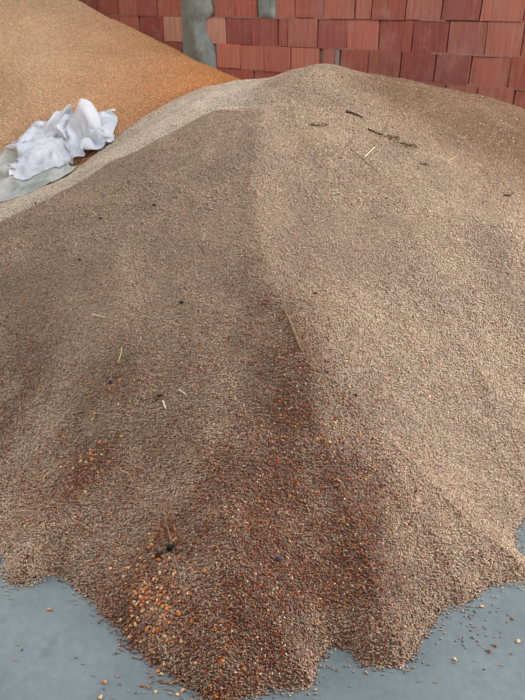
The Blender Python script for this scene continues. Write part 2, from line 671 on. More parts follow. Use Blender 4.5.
def unit_grain():
    V = [(1, 0, 0)]
    for x, r in ((0.55, 0.82), (-0.45, 0.9)):
        for k in range(5):
            a = k * 2 * math.pi / 5
            V.append((x, r * math.cos(a), r * math.sin(a)))
    V.append((-1, 0, 0))
    T = []
    for k in range(5):
        j = (k + 1) % 5
        T += [(0, 1 + k, 1 + j), (1 + k, 6 + k, 6 + j), (1 + k, 6 + j, 1 + j), (11, 6 + j, 6 + k)]
    return np.array(V, float), np.array(T)


def grains(P, N, L, Wd, Th, proto, tilt=0.45):
    """P points, N surface normals, half sizes; returns verts, tris"""
    UV, UT = proto
    n = len(P)
    az = rng.uniform(0, 2 * math.pi, n)
    a = np.stack([np.cos(az), np.sin(az), np.zeros(n)], 1)
    a = a - N * (a * N).sum(1, keepdims=True)
    a = a + N * rng.normal(0, tilt, n)[:, None]
    a /= np.linalg.norm(a, axis=1, keepdims=True)
    b = np.cross(N, a)
    b /= np.linalg.norm(b, axis=1, keepdims=True)
    c = np.cross(a, b)
    V = P[:, None, :] + UV[None, :, 0:1] * (a * L[:, None])[:, None, :] + UV[None, :, 1:2] * (b * Wd[:, None])[:, None, :] + UV[None, :, 2:3] * (c * Th[:, None])[:, None, :]
    T = UT[None] + (np.arange(n) * len(UV))[:, None, None]
    return V.reshape(-1, 3), T.reshape(-1, 3), len(UV)


def normals(zf, X, Y, e=0.012):
    gx = (zf(X + e, Y) - zf(X - e, Y)) / (2 * e)
    gy = (zf(X, Y + e) - zf(X, Y - e)) / (2 * e)
    N = np.stack([-gx, -gy, np.ones_like(gx)], 1)
    return N / np.linalg.norm(N, axis=1, keepdims=True)


lin = lambda r, g, b: np.array(srgb(r, g, b)[:3])
# red and orange kernels mixed in, plus painted shade of lower front and hollows: (photo spot, spread x, spread y, weight)
RED_SHADE = [((230, 600), 120, 75, 0.9), ((280, 520), 75, 60, 0.9), ((215, 500), 80, 50, 0.6), ((355, 545), 40, 55, 0.8), ((5, 420), 30, 40, 0.85), ((110, 490), 45, 30, 0.7), ((290, 400), 34, 50, 0.9), ((330, 500), 60, 55, 0.75), ((250, 460), 70, 60, 0.6), ((150, 620), 40, 45, 1.0), ((170, 560), 50, 40, 0.75), ((75, 470), 40, 28, 0.8),
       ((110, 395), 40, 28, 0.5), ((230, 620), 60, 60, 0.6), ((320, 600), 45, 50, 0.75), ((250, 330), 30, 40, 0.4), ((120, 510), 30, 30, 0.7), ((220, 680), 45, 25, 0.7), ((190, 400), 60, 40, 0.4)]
RED_SHADE = [(hit(x, y, lambda a, b: wheat_z(a, b)), sx, sy, w) for (x, y), sx, sy, w in RED_SHADE]


def red_shade_weight(X, Y, Z):
    """how much mixed-in red grain and painted shade a place of the heap gets (metres)"""
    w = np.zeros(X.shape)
    for p, sx, sy, k in RED_SHADE:
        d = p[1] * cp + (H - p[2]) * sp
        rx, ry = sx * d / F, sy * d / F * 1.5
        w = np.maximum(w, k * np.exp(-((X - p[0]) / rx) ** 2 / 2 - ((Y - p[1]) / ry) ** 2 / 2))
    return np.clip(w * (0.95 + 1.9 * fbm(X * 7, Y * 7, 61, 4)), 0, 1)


def pale_weight(X, Y):
    """old dusty wheat beyond the newer pour"""
    s = step_d(X, Y)
    return np.clip(0.5 - s / 0.06, 0, 1) * np.clip((0.1 - X) / 0.3, 0, 1)


def wheat_colour(X, Y, Z, n, vary=True):
    r = red_shade_weight(X, Y, Z)[:, None]
    p = pale_weight(X, Y)[:, None]
    base = lin(187, 165, 142)[None] * np.ones((n, 1))
    base = base * (1 - p) + lin(230, 216, 196)[None] * p
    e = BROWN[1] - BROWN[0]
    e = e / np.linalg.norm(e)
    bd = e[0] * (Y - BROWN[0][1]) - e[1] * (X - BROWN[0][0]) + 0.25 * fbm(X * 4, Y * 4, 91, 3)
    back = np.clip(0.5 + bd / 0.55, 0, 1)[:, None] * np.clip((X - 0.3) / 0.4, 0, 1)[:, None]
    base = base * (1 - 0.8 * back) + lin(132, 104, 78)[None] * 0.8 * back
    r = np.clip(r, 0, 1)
    dk = lin(104, 74, 56)[None]  # dark red grain tone, also carrying the painted shade of the heap front
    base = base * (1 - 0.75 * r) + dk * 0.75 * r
    base = base * (1 + 0.35 * fbm(X * 5, Y * 5, 15, 3))[:, None]
    if vary:
        dist = np.clip((Y - 1.2) / 1.4, 0, 1)[:, None]
        sp_ = 0.36 - 0.17 * dist
        base = base * (1 + sp_ * rng.uniform(-1, 1, (n, 1))) * (1 + rng.normal(0, 0.05, (n, 3)))
        u = rng.random(n)
        m = u < 0.025 + 0.30 * r[:, 0]
        base[m] = lin(128, 66, 46)[None] * rng.uniform(0.7, 1.3, (m.sum(), 1))
        m = (u > 0.5) & (u < 0.503 + 0.06 * r[:, 0])
        base[m] = lin(196, 128, 66)[None] * rng.uniform(0.7, 1.2, (m.sum(), 1))
        m = (u > 0.975)
        base[m] = lin(222, 200, 170)[None] * rng.uniform(0.8, 1.1, (m.sum(), 1))
        m = (u > 0.968) & (u <= 0.975)
        base[m] = lin(60, 44, 36)[None]
    return np.clip(base, 0.01, 1)


keepw = lambda X, Y, Z: (Z > -0.012) & (Z > maize_z(X, Y) - 0.06)
WV, WTri = grid_surface(-2.7, 3.2, 0.85, 7.2, 0.02, lambda X, Y: wheat_z(X, Y), keepw)
wcol = wheat_colour(WV[:, 0], WV[:, 1], WV[:, 2], len(WV), False) * 0.55  # bed surface darkened: shade in the gaps between grains painted in
Vs, Ts, Cs = [WV], [WTri], [wcol]
off = len(WV)


def scatter(n, x0, x1, y0, y1, zf, dens_max, dens):
    X, Y = rng.uniform(x0, x1, n), rng.uniform(y0, y1, n)
    return X, Y


def add_wheat(x0, x1, y0, y1, per_m2, proto, size):
    global off
    n = int((x1 - x0) * (y1 - y0) * per_m2)
    X, Y = rng.uniform(x0, x1, n), rng.uniform(y0, y1, n)
    Z = wheat_z(X, Y)
    px, py, d = project(X, Y, Z)
    ok = (px > -260) & (px < 900) & (py > 20) & (py < 790) & ((Z > -0.001) | (np.exp(np.minimum(Z, 0) / 0.008) * 0.6 > rng.random(n))) & (wall_gap(X, Y) > 0.01)
    ok &= Z > maize_z(X, Y) - 0.01
    X, Y, Z = X[ok], Y[ok], np.maximum(Z[ok], 0.0012)
    n = len(X)
    N = normals(lambda a, b: wheat_z(a, b), X, Y)
    P = np.stack([X, Y, Z], 1) + N * rng.uniform(-0.0005, 0.0028, n)[:, None]
    s = size * rng.uniform(0.82, 1.15, n)
    V, T, k = grains(P, N, 0.0034 * s, 0.0017 * s, 0.0016 * s, proto)
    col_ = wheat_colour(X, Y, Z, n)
    Vs.append(V)
    Ts.append(T + off)
    Cs.append(np.repeat(col_, k, 0))
    off += len(V)
    return n


cnt = [add_wheat(-1.4, 1.8, 0.9, 1.75, 62000, unit_grain(), 1.3),
       add_wheat(-1.9, 2.1, 1.75, 2.7, 44000, unit_octa(), 1.45),
       add_wheat(-2.6, 3.2, 2.7, 4.4, 24000, unit_octa(), 1.8),
       add_wheat(-2.4, 3.2, 4.4, 6.2, 12000, unit_octa(), 2.0)]
print('wheat grains', cnt)
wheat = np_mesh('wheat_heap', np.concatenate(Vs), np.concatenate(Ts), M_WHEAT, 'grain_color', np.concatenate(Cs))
wheat['kind'] = 'stuff'
thing(wheat, 'large brown heap of harvested wheat grain poured on the concrete floor', 'wheat')

# maize heap
keepm = lambda X, Y, Z: (Z > -0.02) & ((Z > wheat_z(X, Y) - 0.12))
MV, MT = grid_surface(-4.2, 0.4, 3.2, 9.4, 0.03, maize_z, keepm)


def maize_colour(X, Y, n, vary=True):
    far = np.clip((X + 0.3) / -1.6, 0, 1)[:, None]  # paler to the left: strong side light put into the kernel colour
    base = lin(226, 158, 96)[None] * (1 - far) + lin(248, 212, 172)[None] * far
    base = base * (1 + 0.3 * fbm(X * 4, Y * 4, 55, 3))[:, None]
    if vary:
        base = base * rng.uniform(0.65, 1.25, (n, 1)) * (1 + rng.normal(0, 0.05, (n, 3)))
    return np.clip(base, 0.01, 1)


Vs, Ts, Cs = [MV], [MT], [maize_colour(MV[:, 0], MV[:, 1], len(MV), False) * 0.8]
off = len(MV)
n = int(4.4 * 4.6 * 14000)
X, Y = rng.uniform(-4.0, 0.4, n), rng.uniform(3.5, 8.1, n)
Z = maize_z(X, Y)
px, py, d = project(X, Y, Z)
ok = (px > -110) & (px < 635) & (py > -60) & (wall_gap(X, Y) > 0.01) & (Z > wheat_z(X, Y) - 0.02)
X, Y, Z = X[ok], Y[ok], Z[ok]
n = len(X)
N = normals(maize_z, X, Y)
P = np.stack([X, Y, Z], 1) + N * rng.uniform(-0.001, 0.005, n)[:, None]
s = rng.uniform(0.8, 1.2, n)
V, T, k = grains(P, N, 0.0075 * s, 0.0058 * s, 0.0034 * s, unit_octa(), 0.5)
Vs.append(V)
Ts.append(T + off)
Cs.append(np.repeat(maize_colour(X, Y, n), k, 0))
print('maize grains', n)
maize = np_mesh('maize_heap', np.concatenate(Vs), np.concatenate(Ts), M_MAIZE, 'grain_color', np.concatenate(Cs))
maize['kind'] = 'stuff'
thing(maize, 'tall golden orange heap of maize kernels against the block wall', 'maize')

# ------------------------------------------------------------------ ground seen by small things
GS, GX0, GY0 = 0.01, -3.6, 0.8
_gx, _gy = np.meshgrid(np.arange(GX0, 3.2, GS), np.arange(GY0, 8.2, GS))
_gz = np.empty(_gx.shape)
for _r in range(0, _gx.shape[0], 60):
    _a, _b = _gx[_r:_r + 60], _gy[_r:_r + 60]
    _gz[_r:_r + 60] = np.maximum(np.maximum(wheat_z(_a, _b), maize_z(_a, _b) - 5.0 * (_a > -0.1) - 5.0 * (_b < 3.3)), 0.0)


def ground(X, Y):
    X, Y = np.atleast_1d(np.asarray(X, float)), np.atleast_1d(np.asarray(Y, float))
    u = np.clip((X - GX0) / GS, 0, _gz.shape[1] - 1.001)
    v = np.clip((Y - GY0) / GS, 0, _gz.shape[0] - 1.001)
    i, j = u.astype(int), v.astype(int)
    a, b = u - i, v - j
    return (_gz[j, i] * (1 - a) + _gz[j, i + 1] * a) * (1 - b) + (_gz[j + 1, i] * (1 - a) + _gz[j + 1, i + 1] * a) * b


def gz(x, y):
    return float(ground(x, y)[0])


def spot(px, py):
    """where a photo spot lies on the heaps or the floor"""
    a, b = ray(px, py)
    Ys = np.linspace(0.85, 8, 4000)
    g = (H - b * Ys) - ground(a * Ys, Ys)
    k = int(np.argmax(g < 0)) if (g < 0).any() else len(Ys) - 1
    return Vector((a * Ys[k], Ys[k], float(ground(a * Ys[k], Ys[k])[0])))


def slope_n(x, y, e=0.02):
    return Vector((-(gz(x + e, y) - gz(x - e, y)) / (2 * e), -(gz(x, y + e) - gz(x, y - e)) / (2 * e), 1)).normalized()


def tube(verts, faces, pts, rad, sides=6):
    """swept tube through pts with a radius per point"""
    k0 = len(verts)
    for i, p in enumerate(pts):
        d = (pts[min(i + 1, len(pts) - 1)] - pts[max(i - 1, 0)]).normalized()
        u = d.cross(Vector((0.13, 0.31, 0.94))).normalized()
        v = d.cross(u)
        for s in range(sides):
            a = 2 * math.pi * s / sides
            verts.append(p + (u * math.cos(a) + v * math.sin(a)) * rad[i])
    for i in range(len(pts) - 1):
        for s in range(sides):
            a, b = k0 + i * sides + s, k0 + i * sides + (s + 1) % sides
            faces.append((a, b, b + sides, a + sides))
    faces.append([k0 + s for s in range(sides)][::-1])
    faces.append([k0 + (len(pts) - 1) * sides + s for s in range(sides)])


def lying(pxs, lift=0.003, n=5):
    """points along a polyline of photo spots, lying on the heap"""
    ws = [spot(*p) for p in pxs]
    out = []
    for a, b in zip(ws[:-1], ws[1:]):
        for s in range(n):
            p = a.lerp(b, s / n)
            out.append(Vector((p.x, p.y, gz(p.x, p.y) + lift)))
    out.append(ws[-1] + Vector((0, 0, lift)))
    return out


M_STRAW = plain('dry_straw', srgb(190, 168, 128), 0.6, 0.2, 90)
M_STRAWW = plain('bleached_straw', srgb(226, 212, 184), 0.55, 0.1, 90)
M_STALK = plain('weathered_stalk', srgb(128, 106, 82), 0.75, 0.25, 90)
M_TWIG = plain('dark_twig', srgb(66, 54, 42), 0.8, 0.3, 90)
M_BLACK = plain('shrivelled_black', srgb(40, 36, 38), 0.7, 0.4, 120)
M_SLATE = plain('slate_pebble', srgb(66, 66, 78), 0.6, 0.3, 150)
M_CHAFF = plain('chaff', srgb(96, 80, 56), 0.85, 0.35, 150)


def stick(name, pxs, r0, r1, mat, label, cat, lift=0.003, nodes=(), parent=None):
    pts = lying(pxs, lift)
    o0 = pts[0].copy()
    pts = [p - o0 for p in pts]
    n = len(pts)
    rad = [r0 + (r1 - r0) * i / (n - 1) for i in range(n)]
    for q in nodes:
        rad[min(n - 1, int(q * n))] *= 1.5
    v, f = [], []
    tube(v, f, pts, rad)
    o = mesh_obj(name, v, f, mat)
    o.location = o0
    if label:
        thing(o, label, cat)
    return o


def lump(r, seed, squash=(1, 1, 1), rough=0.35, sub=3):
    bm = bmesh.new()
    bmesh.ops.create_icosphere(bm, subdivisions=sub, radius=1.0)
    for v in bm.verts:
        c = v.co
        k = 1 + rough * float(fbm(np.array([c.x * 1.6 + seed]), np.array([c.y * 1.6 + c.z * 2.1]), seed)[0]) * 2
        v.co = Vector((c.x * squash[0], c.y * squash[1], c.z * squash[2])) * r * k
    V = [v.co.copy() for v in bm.verts]
    Fc = [[v.index for v in f.verts] for f in bm.faces]
    bm.free()
    return V, Fc


# ---- straws and twigs on the heap
stick('straw', [(283, 309), (292, 328), (301, 353)], 0.0032, 0.0042, M_STALK, 'long brown straw stalk lying at mid heap just right of the ridge', 'straw', 0.007, nodes=(0.55, 0.8))
stick('straw', [(364, 158.5), (374, 148.5)], 0.0026, 0.0022, M_STRAWW, 'short bright bleached straw lying below the dark chaff near the top', 'straw', 0.005)
stick('straw', [(374, 147), (381, 138), (385, 131), (389, 122)], 0.003, 0.0026, M_STALK, 'dull bent stalk leading up past the chaff from the bleached straw', 'straw', nodes=(0.5,))
stick('twig', [(346, 113), (352, 114), (363, 119)], 0.007, 0.003, M_TWIG, 'dark twig piece lying below the peak of the wheat heap', 'twig', 0.006, nodes=(0.1,))
stick('twig', [(368, 130), (375, 133.5), (383, 136)], 0.004, 0.0035, M_TWIG, 'thin dark twig pointing right at the clump of chaff', 'twig', 0.005)
stick('dead_weed', [(355, 133), (352, 141), (348, 147), (355, 153), (362, 159), (370, 166), (378, 172)], 0.0028, 0.002, M_STALK, 'thin curved brown dead weed bending left of the bleached straw', 'dead weed', 0.003)
stick('straw', [(93, 315.5), (106, 318.5)], 0.0024, 0.002, M_STRAWW, 'thin pale straw lying on the left slope below the fold', 'straw', 0.004)
stick('straw', [(118, 364), (121, 356), (122, 349)], 0.0022, 0.0028, M_STRAW, 'short upright yellowish straw on the left slope above the reddish patch', 'straw', 0.004)
stick('straw', [(163, 402), (166, 410)], 0.0036, 0.003, M_STRAWW, 'small whitish straw piece at the middle of the left slope', 'straw', 0.004)
stick('straw', [(179, 391), (186, 396)], 0.0022, 0.0016, M_STRAWW, 'tiny pale straw sliver above and right of the whitish straw piece', 'straw', 0.004)
stick('straw', [(446, 162), (458, 156)], 0.0024, 0.002, M_STRAW, 'pale straw bit in the brown hollow at the upper right', 'straw', 0.004)
stick('straw', [(43, 484), (45, 476)], 0.0022, 0.0018, M_STRAW, 'short yellow straw at the left beside the orange patch', 'straw', 0.004)
stick('straw', [(120, 471), (132, 477)], 0.0016, 0.0014, M_STRAW, 'very fine straw above the hollow on the left front', 'straw', 0.004)
stick('twig', [(504, 196), (509, 197), (513, 194)], 0.004, 0.003, M_TWIG, 'small crooked dark twig at the far right of the heap', 'twig', 0.005)

# ---- dark chaff knots near the top
for i, (x, y, r, q, lab) in enumerate([
        (392, 139, 0.022, (1.5, 0.8, 0.45), 'dark tangled chaff knot where the twig and dull stalk meet'),
        (402, 145, 0.017, (1.7, 0.8, 0.4), 'brown chaff knot just right of the tangled one'),
        (411, 147, 0.012, (1.8, 0.8, 0.4), 'small outermost chaff knot, right end of the row near the top'),
        (318, 126, 0.022, (1.7, 0.7, 0.3), 'flat greyish chaff patch below the peak, left of the dark twig'),
        (424, 165, 0.011, (1.6, 0.8, 0.4), 'small dark chaff flake on its own below the brown hollow')]):
    p = spot(x, y)
    V, Fc = [], []
    rr = random.Random(50 + i)
    for _ in range(46):
        a = rr.uniform(0, 2 * math.pi)
        rad = r * rr.random() ** 0.7 * 1.3
        c = Vector((math.cos(a) * q[0] * rad, math.sin(a) * q[1] * rad, 0))
        c.z = gz(p.x + c.x, p.y + c.y) - p.z + rr.uniform(0.0, 0.006)
        a = rr.gauss(-0.3, 0.9)
        d = Vector((math.cos(a), math.sin(a), rr.uniform(-0.2, 0.35))) * r * rr.uniform(0.2, 0.55)
        k = rr.uniform(0.0009, 0.0022)
        tube(V, Fc, [c - d, c + Vector((0, 0, 0.002)), c + d], [k * 0.4, k, k * 0.4], 4)
    o = mesh_obj('chaff_knot', V, Fc, M_CHAFF)
    o.location = p
    thing(o, lab, 'chaff', 'chaff knots near the top of the wheat heap')

# ---- shrivelled weed head with its pale stalk, at the front
p = spot(168, 550)
wd = empty('dried_weed', p)
thing(wd, 'black shrivelled weed head with long pale stalk on the heap front', 'dried weed')
V, Fc = lump(0.0105, 4, (0.9, 0.8, 1.15), 0.6)
for k in range(8):
    a = k * 0.8
    d = Vector((math.cos(a), 0.6 * math.sin(a), 0.5 + 0.4 * math.sin(k * 2.1))) * 0.0105
    tube(V, Fc, [d * 0.5, d * 1.1, d * 1.5 + Vector((0.001, 0, 0.002))], [0.0022, 0.0016, 0.0006], 4)
hd = mesh_obj('weed_head', V, Fc, M_BLACK, wd)
hd.location = (0.006, 0.0, 0.009)
V, Fc = lump(0.0075, 9, (1.3, 0.8, 0.7), 0.6)
for k in range(6):
    a = k * 1.05
    d = Vector((math.cos(a) * 1.3, math.sin(a), 0.3)) * 0.0075
    tube(V, Fc, [d * 0.5, d * 1.1, d * 1.45], [0.002, 0.0014, 0.0006], 4)
hl = mesh_obj('shrivelled_leaf', V, Fc, M_BLACK, wd)
hl.location = spot(159, 556) - p + Vector((0, 0, 0.005))
V, Fc = [], []
pts = [q - p for q in lying([(161, 493), (164, 512), (168, 530), (172, 546), (176, 562), (181, 582), (186, 602)], 0.005)]
tube(V, Fc, pts, [0.0012 + 0.0004 * math.sin(i_ * 1.3) for i_ in range(len(pts))], 5)
st = mesh_obj('weed_stalk', V, Fc, plain('grey_stalk', srgb(150, 130, 112), 0.75, 0.3, 90), wd)
st['label'] = 'thin pale stalk'

# ---- small dark bits
DARK = [(277.5, 560, 0.0105, M_SLATE, 'pebble', 'slate coloured pebble at the centre of the heap front', 'pebble'),
        (28, 558, 0.006, M_BLACK, 'weed_seed', 'black seed on the low mound at the front left edge', 'seed'),
        (355, 396, 0.0065, M_BLACK, 'weed_seed', 'black seed on the right face below the long brown straw', 'seed'),
        (327, 373, 0.0055, M_TWIG, 'weed_seed', 'brownish seed between the long straw and the black seed', 'seed'),
        (110, 383, 0.007, M_BLACK, 'weed_seed', 'black seed in the orange patch on the left slope', 'seed'),
        (160, 396, 0.008, M_TWIG, 'weed_seed', 'brown seed just above the whitish straw piece', 'seed'),
        (154, 206, 0.0085, M_BLACK, 'weed_seed', 'dark seed high on the left slope below the pale rim', 'seed'),
        (101, 219, 0.0075, M_TWIG, 'weed_seed', 'dark seed high on the left slope, nearer the sack', 'seed'),
        (182, 303, 0.0085, M_BLACK, 'weed_seed', 'dark seed at the middle of the left slope beside the ridge', 'seed'),
        (80, 260, 0.007, M_TWIG, 'weed_seed', 'brown seed just above the pale fold at the left', 'seed'),
        (315, 294, 0.007, M_TWIG, 'weed_seed', 'brown seed right of the top end of the long straw', 'seed'),
        (36, 204, 0.009, M_TWIG, 'weed_seed', 'dark seed on the pale wheat strip below the sack', 'seed'),
        (472, 561, 0.005, M_TWIG, 'weed_seed', 'brown seed near the right foot of the heap', 'seed')]
for i, (x, y, r, mt, nm, lab, cat) in enumerate(DARK):
    p = spot(x, y)
    V, Fc = lump(r, 20 + i, (1.0, 0.85, 0.7) if nm == 'pebble' else (1.25, 0.8, 0.7), 0.4)
    o = mesh_obj(nm, V, Fc, mt)
    o.location = p + Vector((0, 0, r * 0.3))
    o.rotation_euler = (0, 0, i * 1.3)
    thing(o, lab, cat, 'dark seeds on the wheat' if nm == 'weed_seed' else None)


# ---- single maize kernels and stray wheat grains
def kernel_mesh():
    """dent-corn kernel: broad flat crown tapering to a tip, a dent on the crown"""
    bm = bmesh.new()
    rings = [(-0.0052, 0.0009, 0.0008), (-0.0040, 0.0017, 0.0013), (-0.0018, 0.0029, 0.0018), (0.0010, 0.0038, 0.0021), (0.0032, 0.0040, 0.0021), (0.0045, 0.0031, 0.0017)]
    rv = []
    for x, w_, t_ in rings:
        rv.append([bm.verts.new((x, w_ * math.cos(a), t_ * math.sin(a))) for a in [2 * math.pi * k / 10 for k in range(10)]])
    for i in range(len(rv) - 1):
        for k in range(10):
            bm.faces.new((rv[i][k], rv[i][(k + 1) % 10], rv[i + 1][(k + 1) % 10], rv[i + 1][k]))
    bm.faces.new(rv[0][::-1])
    c = bm.verts.new((0.0040, 0, 0))
    for k in range(10):
        bm.faces.new((rv[-1][k], rv[-1][(k + 1) % 10], c))
    bmesh.ops.recalc_face_normals(bm, faces=bm.faces)
    me = bpy.data.meshes.new('maize_kernel')
    bm.to_mesh(me)
    bm.free()
    me.polygons.foreach_set('use_smooth', [True] * len(me.polygons))
    return me


def wheat_mesh():
    """wheat grain with its lengthwise crease"""
    bm = bmesh.new()
    rings = [(-0.0032, 0.0005), (-0.0024, 0.0012), (-0.0008, 0.0017), (0.0010, 0.0016), (0.0024, 0.0011), (0.0031, 0.0005)]
    rv = []
    for x, r in rings:
        ring = []
        for k in range(8):
            a = 2 * math.pi * k / 8 + math.pi / 2
            q = r * (0.62 if k == 0 else 1.0)
            ring.append(bm.verts.new((x, q * math.cos(a), q * math.sin(a))))
        rv.append(ring)
    for i in range(len(rv) - 1):
        for k in range(8):
            bm.faces.new((rv[i][k], rv[i][(k + 1) % 8], rv[i + 1][(k + 1) % 8], rv[i + 1][k]))
    bm.faces.new(rv[0][::-1])
    bm.faces.new(rv[-1])
    bmesh.ops.recalc_face_normals(bm, faces=bm.faces)
    me = bpy.data.meshes.new('wheat_grain')
    bm.to_mesh(me)
    bm.free()
    me.polygons.foreach_set('use_smooth', [True] * len(me.polygons))
    return me


KM = [plain('kernel_orange', srgb(204, 132, 64), 0.4, 0.2, 200), plain('kernel_red', srgb(150, 80, 52), 0.4, 0.2, 200), plain('kernel_pale', srgb(220, 180, 126), 0.4, 0.15, 200),
      plain('kernel_brown', srgb(142, 92, 58), 0.5, 0.25, 200)]
KMESH = []
for m_ in KM:
    q = kernel_mesh()
    q.materials.append(m_)
    KMESH.append(q)
WG = wheat_mesh()
WG.materials.append(plain('stray_wheat', srgb(160, 136, 112), 0.6, 0.25, 200))
WG2 = wheat_mesh()
WG2.materials.append(plain('stray_wheat_dark', srgb(98, 82, 72), 0.6, 0.25, 200))
PROTO = {}


def put(name, me, p, nrm, scale, lab, cat, grp, rr, lift=0.0012):
    """first of a kind is built, later ones are copies of it"""
    if (name, me.name) not in PROTO:
        o = bpy.data.objects.new(name, me)
        PROTO[(name, me.name)] = o
    else:
        o = PROTO[(name, me.name)].copy()
    C.objects.link(o)
    o.location = p + nrm * lift
    q = nrm.to_track_quat('Z', 'Y').to_matrix().to_4x4() @ Matrix.Rotation(rr.uniform(0, 6.28), 4, 'Z') @ Matrix.Rotation(rr.gauss(0, 0.25), 4, 'Y')
    o.rotation_euler = q.to_euler()
    o.scale = (scale,) * 3
    thing(o, lab, cat, grp)
    return o


rr = random.Random(5)
CLUST = [  # photo centre, spread, count, weights orange/red/pale/brown, label
    ((152, 600), (19, 28), 175, (5, 4, 3, 2), 'orange maize kernel in the thick cluster below the black weed head', 'maize kernels in the cluster below the weed head'),
    ((208, 682), (24, 12), 22, (5, 5, 2, 2), 'maize kernel among the wheat at the lowest front toe', 'maize kernels at the lowest front toe'),
    ((82, 462), (26, 16), 32, (5, 4, 3, 2), 'maize kernel in the orange patch low on the left slope', 'maize kernels in the low left patch'),
    ((108, 395), (18, 14), 16, (5, 2, 3, 1), 'maize kernel in the orange patch halfway up the left slope', 'maize kernels in the mid left patch'),
    ((300, 440), (34, 40), 24, (5, 6, 3, 2), 'maize kernel in the dark reddish band below the ridge', 'maize kernels in the dark reddish band'),
    ((385, 400), (50, 60), 16, (3, 2, 4, 2), 'maize kernel lying singly on the pale right face', 'maize kernels on the right face')]
for (cx, cy), (sx, sy), n, wts, lab, grp in CLUST:
    for i in range(n):
        x, y = rr.gauss(cx, sx), rr.gauss(cy, sy)
        p = spot(x, y)
        if p.z < 0.006:
            continue
        put('maize_kernel', rr.choices(KMESH, wts)[0], p, slope_n(p.x, p.y), rr.uniform(0.95, 1.25), lab, 'maize kernel', grp, rr, 0.0022)

UP = Vector((0, 0, 1))
LONE = [((49, 610), 0, 1.2, 'lone orange kernel on bare concrete at the left front'), ((455, 660), 2, 1.15, 'pale lone kernel on concrete out in front of the right lobe'),
        ((490, 652), 1, 1.2, 'reddish kernel on the right concrete, nearer one of a close pair'), ((495, 646), 3, 1.1, 'brownish kernel on the right concrete, farther one of a close pair'),
        ((518, 642), 2, 1.25, 'whitish kernel on the concrete near the right frame edge'), ((482, 607), 2, 1.2, 'pale kernel on concrete touching the right foot of the heap'),
        ((512, 619), 3, 1.0, 'brown kernel on the concrete behind the whitish kernel'), ((86, 596), 2, 0.9, 'small pale kernel on concrete beside the left notch of the heap'),
        ((102, 620), 3, 0.9, 'brown kernel on concrete at the left, close under the heap edge')]
for (x, y), k, s, lab in LONE:
    put('maize_kernel', KMESH[k], Vector((*on_floor(x, y), 0)), UP, s, lab, 'maize kernel', 'single maize kernels on the concrete', rr, 0.0022 * s)
spots = [(18, 645), (15, 660), (76, 658), (83, 664), (119, 643), (124, 646), (130, 651), (118, 640), (100, 621), (22, 650)]
spots += [(rr.gauss(126, 9), rr.gauss(645, 9)) for _ in range(14)]
for x, y in spots:
    if sdist(np.array([on_floor(x, y)[0]]), np.array([on_floor(x, y)[1]]), toe)[0] > 0:
        continue
    put('wheat_grain', rr.choice([WG, WG2]), Vector((*on_floor(x, y), 0)), UP, rr.uniform(0.95, 1.3), 'stray wheat grain on bare concrete left of the heap toe', 'wheat grain', 'stray wheat grains left of the toe', rr, 0.0015)
n = 0
while n < 26:
    x, y = rr.gauss(155, 28), rr.gauss(690, 8)
    f_ = on_floor(x, y)
    if y > 699 or sdist(np.array([f_[0]]), np.array([f_[1]]), toe)[0] > 0:
        continue
    n += 1
    me_ = rr.choice([WG, WG, WG2, KMESH[0], KMESH[3], KMESH[2]])
    isk = me_ in KMESH
    put('maize_kernel' if isk else 'wheat_grain', me_, Vector((*f_, 0)), UP, rr.uniform(0.9, 1.2),
        'maize kernel spilled on concrete along the bottom left of the toe' if isk else 'wheat grain spilled on concrete along the bottom left of the toe',
        'maize kernel' if isk else 'wheat grain', 'spilled maize kernels at the toe' if isk else 'spilled wheat grains at the toe', rr, 0.0021)
n = 0
while n < 62:
    if rr.random() < 0.65:
        x, y = rr.gauss(476, 14), rr.gauss(618, 20)
    else:
        x, y = rr.uniform(320, 522), rr.uniform(600, 698)
    f_ = on_floor(x, y)
    if x > 524 or y > 699 or sdist(np.array([f_[0]]), np.array([f_[1]]), toe)[0] > 0:
        continue
    n += 1
    put('wheat_grain', rr.choice([WG, WG, WG2]), Vector((*f_, 0)), UP, rr.uniform(0.9, 1.25), 'stray wheat grain on bare concrete right of the heap toe', 'wheat grain', 'stray wheat grains right of the toe', rr, 0.0015)


# ------------------------------------------------------------------ the two crumpled sacks: cloth let fall on the heaps
def crumple(name, centre, size, res, seed, fold, squeeze, rot, drop, mat, label):
    """an already creased sheet, dropped on the heap and left to collapse into folds"""
    nx, ny = res
    Fc = []
    s, t = np.meshgrid(np.linspace(-0.5, 0.5, nx), np.linspace(-0.5, 0.5, ny))
    s, t = s.ravel(), t.ravel()
    k = fbm(s * 2.4 + 7, t * 2.4 + 3, seed, 2)
    k2 = np.abs(fbm(s * 4.6 + 2, t * 4.6 + 9, seed + 5, 2))
    hgt = np.maximum(0, fold * (1.6 * (k + 0.3) + 1.5 * k2) * np.maximum(0.12, 1 - 2.4 * (s * s + t * t)))
    x = s * size[0] * squeeze[0] + 0.1 * fbm(s * 3, t * 3 + 8, seed + 9, 2)
    y = t * size[1] * squeeze[1] + 0.1 * fbm(s * 3 + 5, t * 3, seed + 13, 2)
    c, r_ = math.cos(rot), math.sin(rot)
    X, Y = centre[0] + x * c - y * r_, centre[1] + x * r_ + y * c
    V = np.stack([X, Y, ground(X, Y) + drop + hgt], 1)
    uv = np.stack([s + 0.5, t + 0.5], 1)
    for j in range(ny - 1):
        for i in range(nx - 1):
            k = j * nx + i
            Fc.append((k, k + 1, k + nx + 1, k + nx))
    o = mesh_obj(name, V, Fc, mat)
    ul = o.data.uv_layers.new(name='UVMap')
    for lp in o.data.loops:
        ul.data[lp.index].uv = uv[lp.vertex_index]
    return o


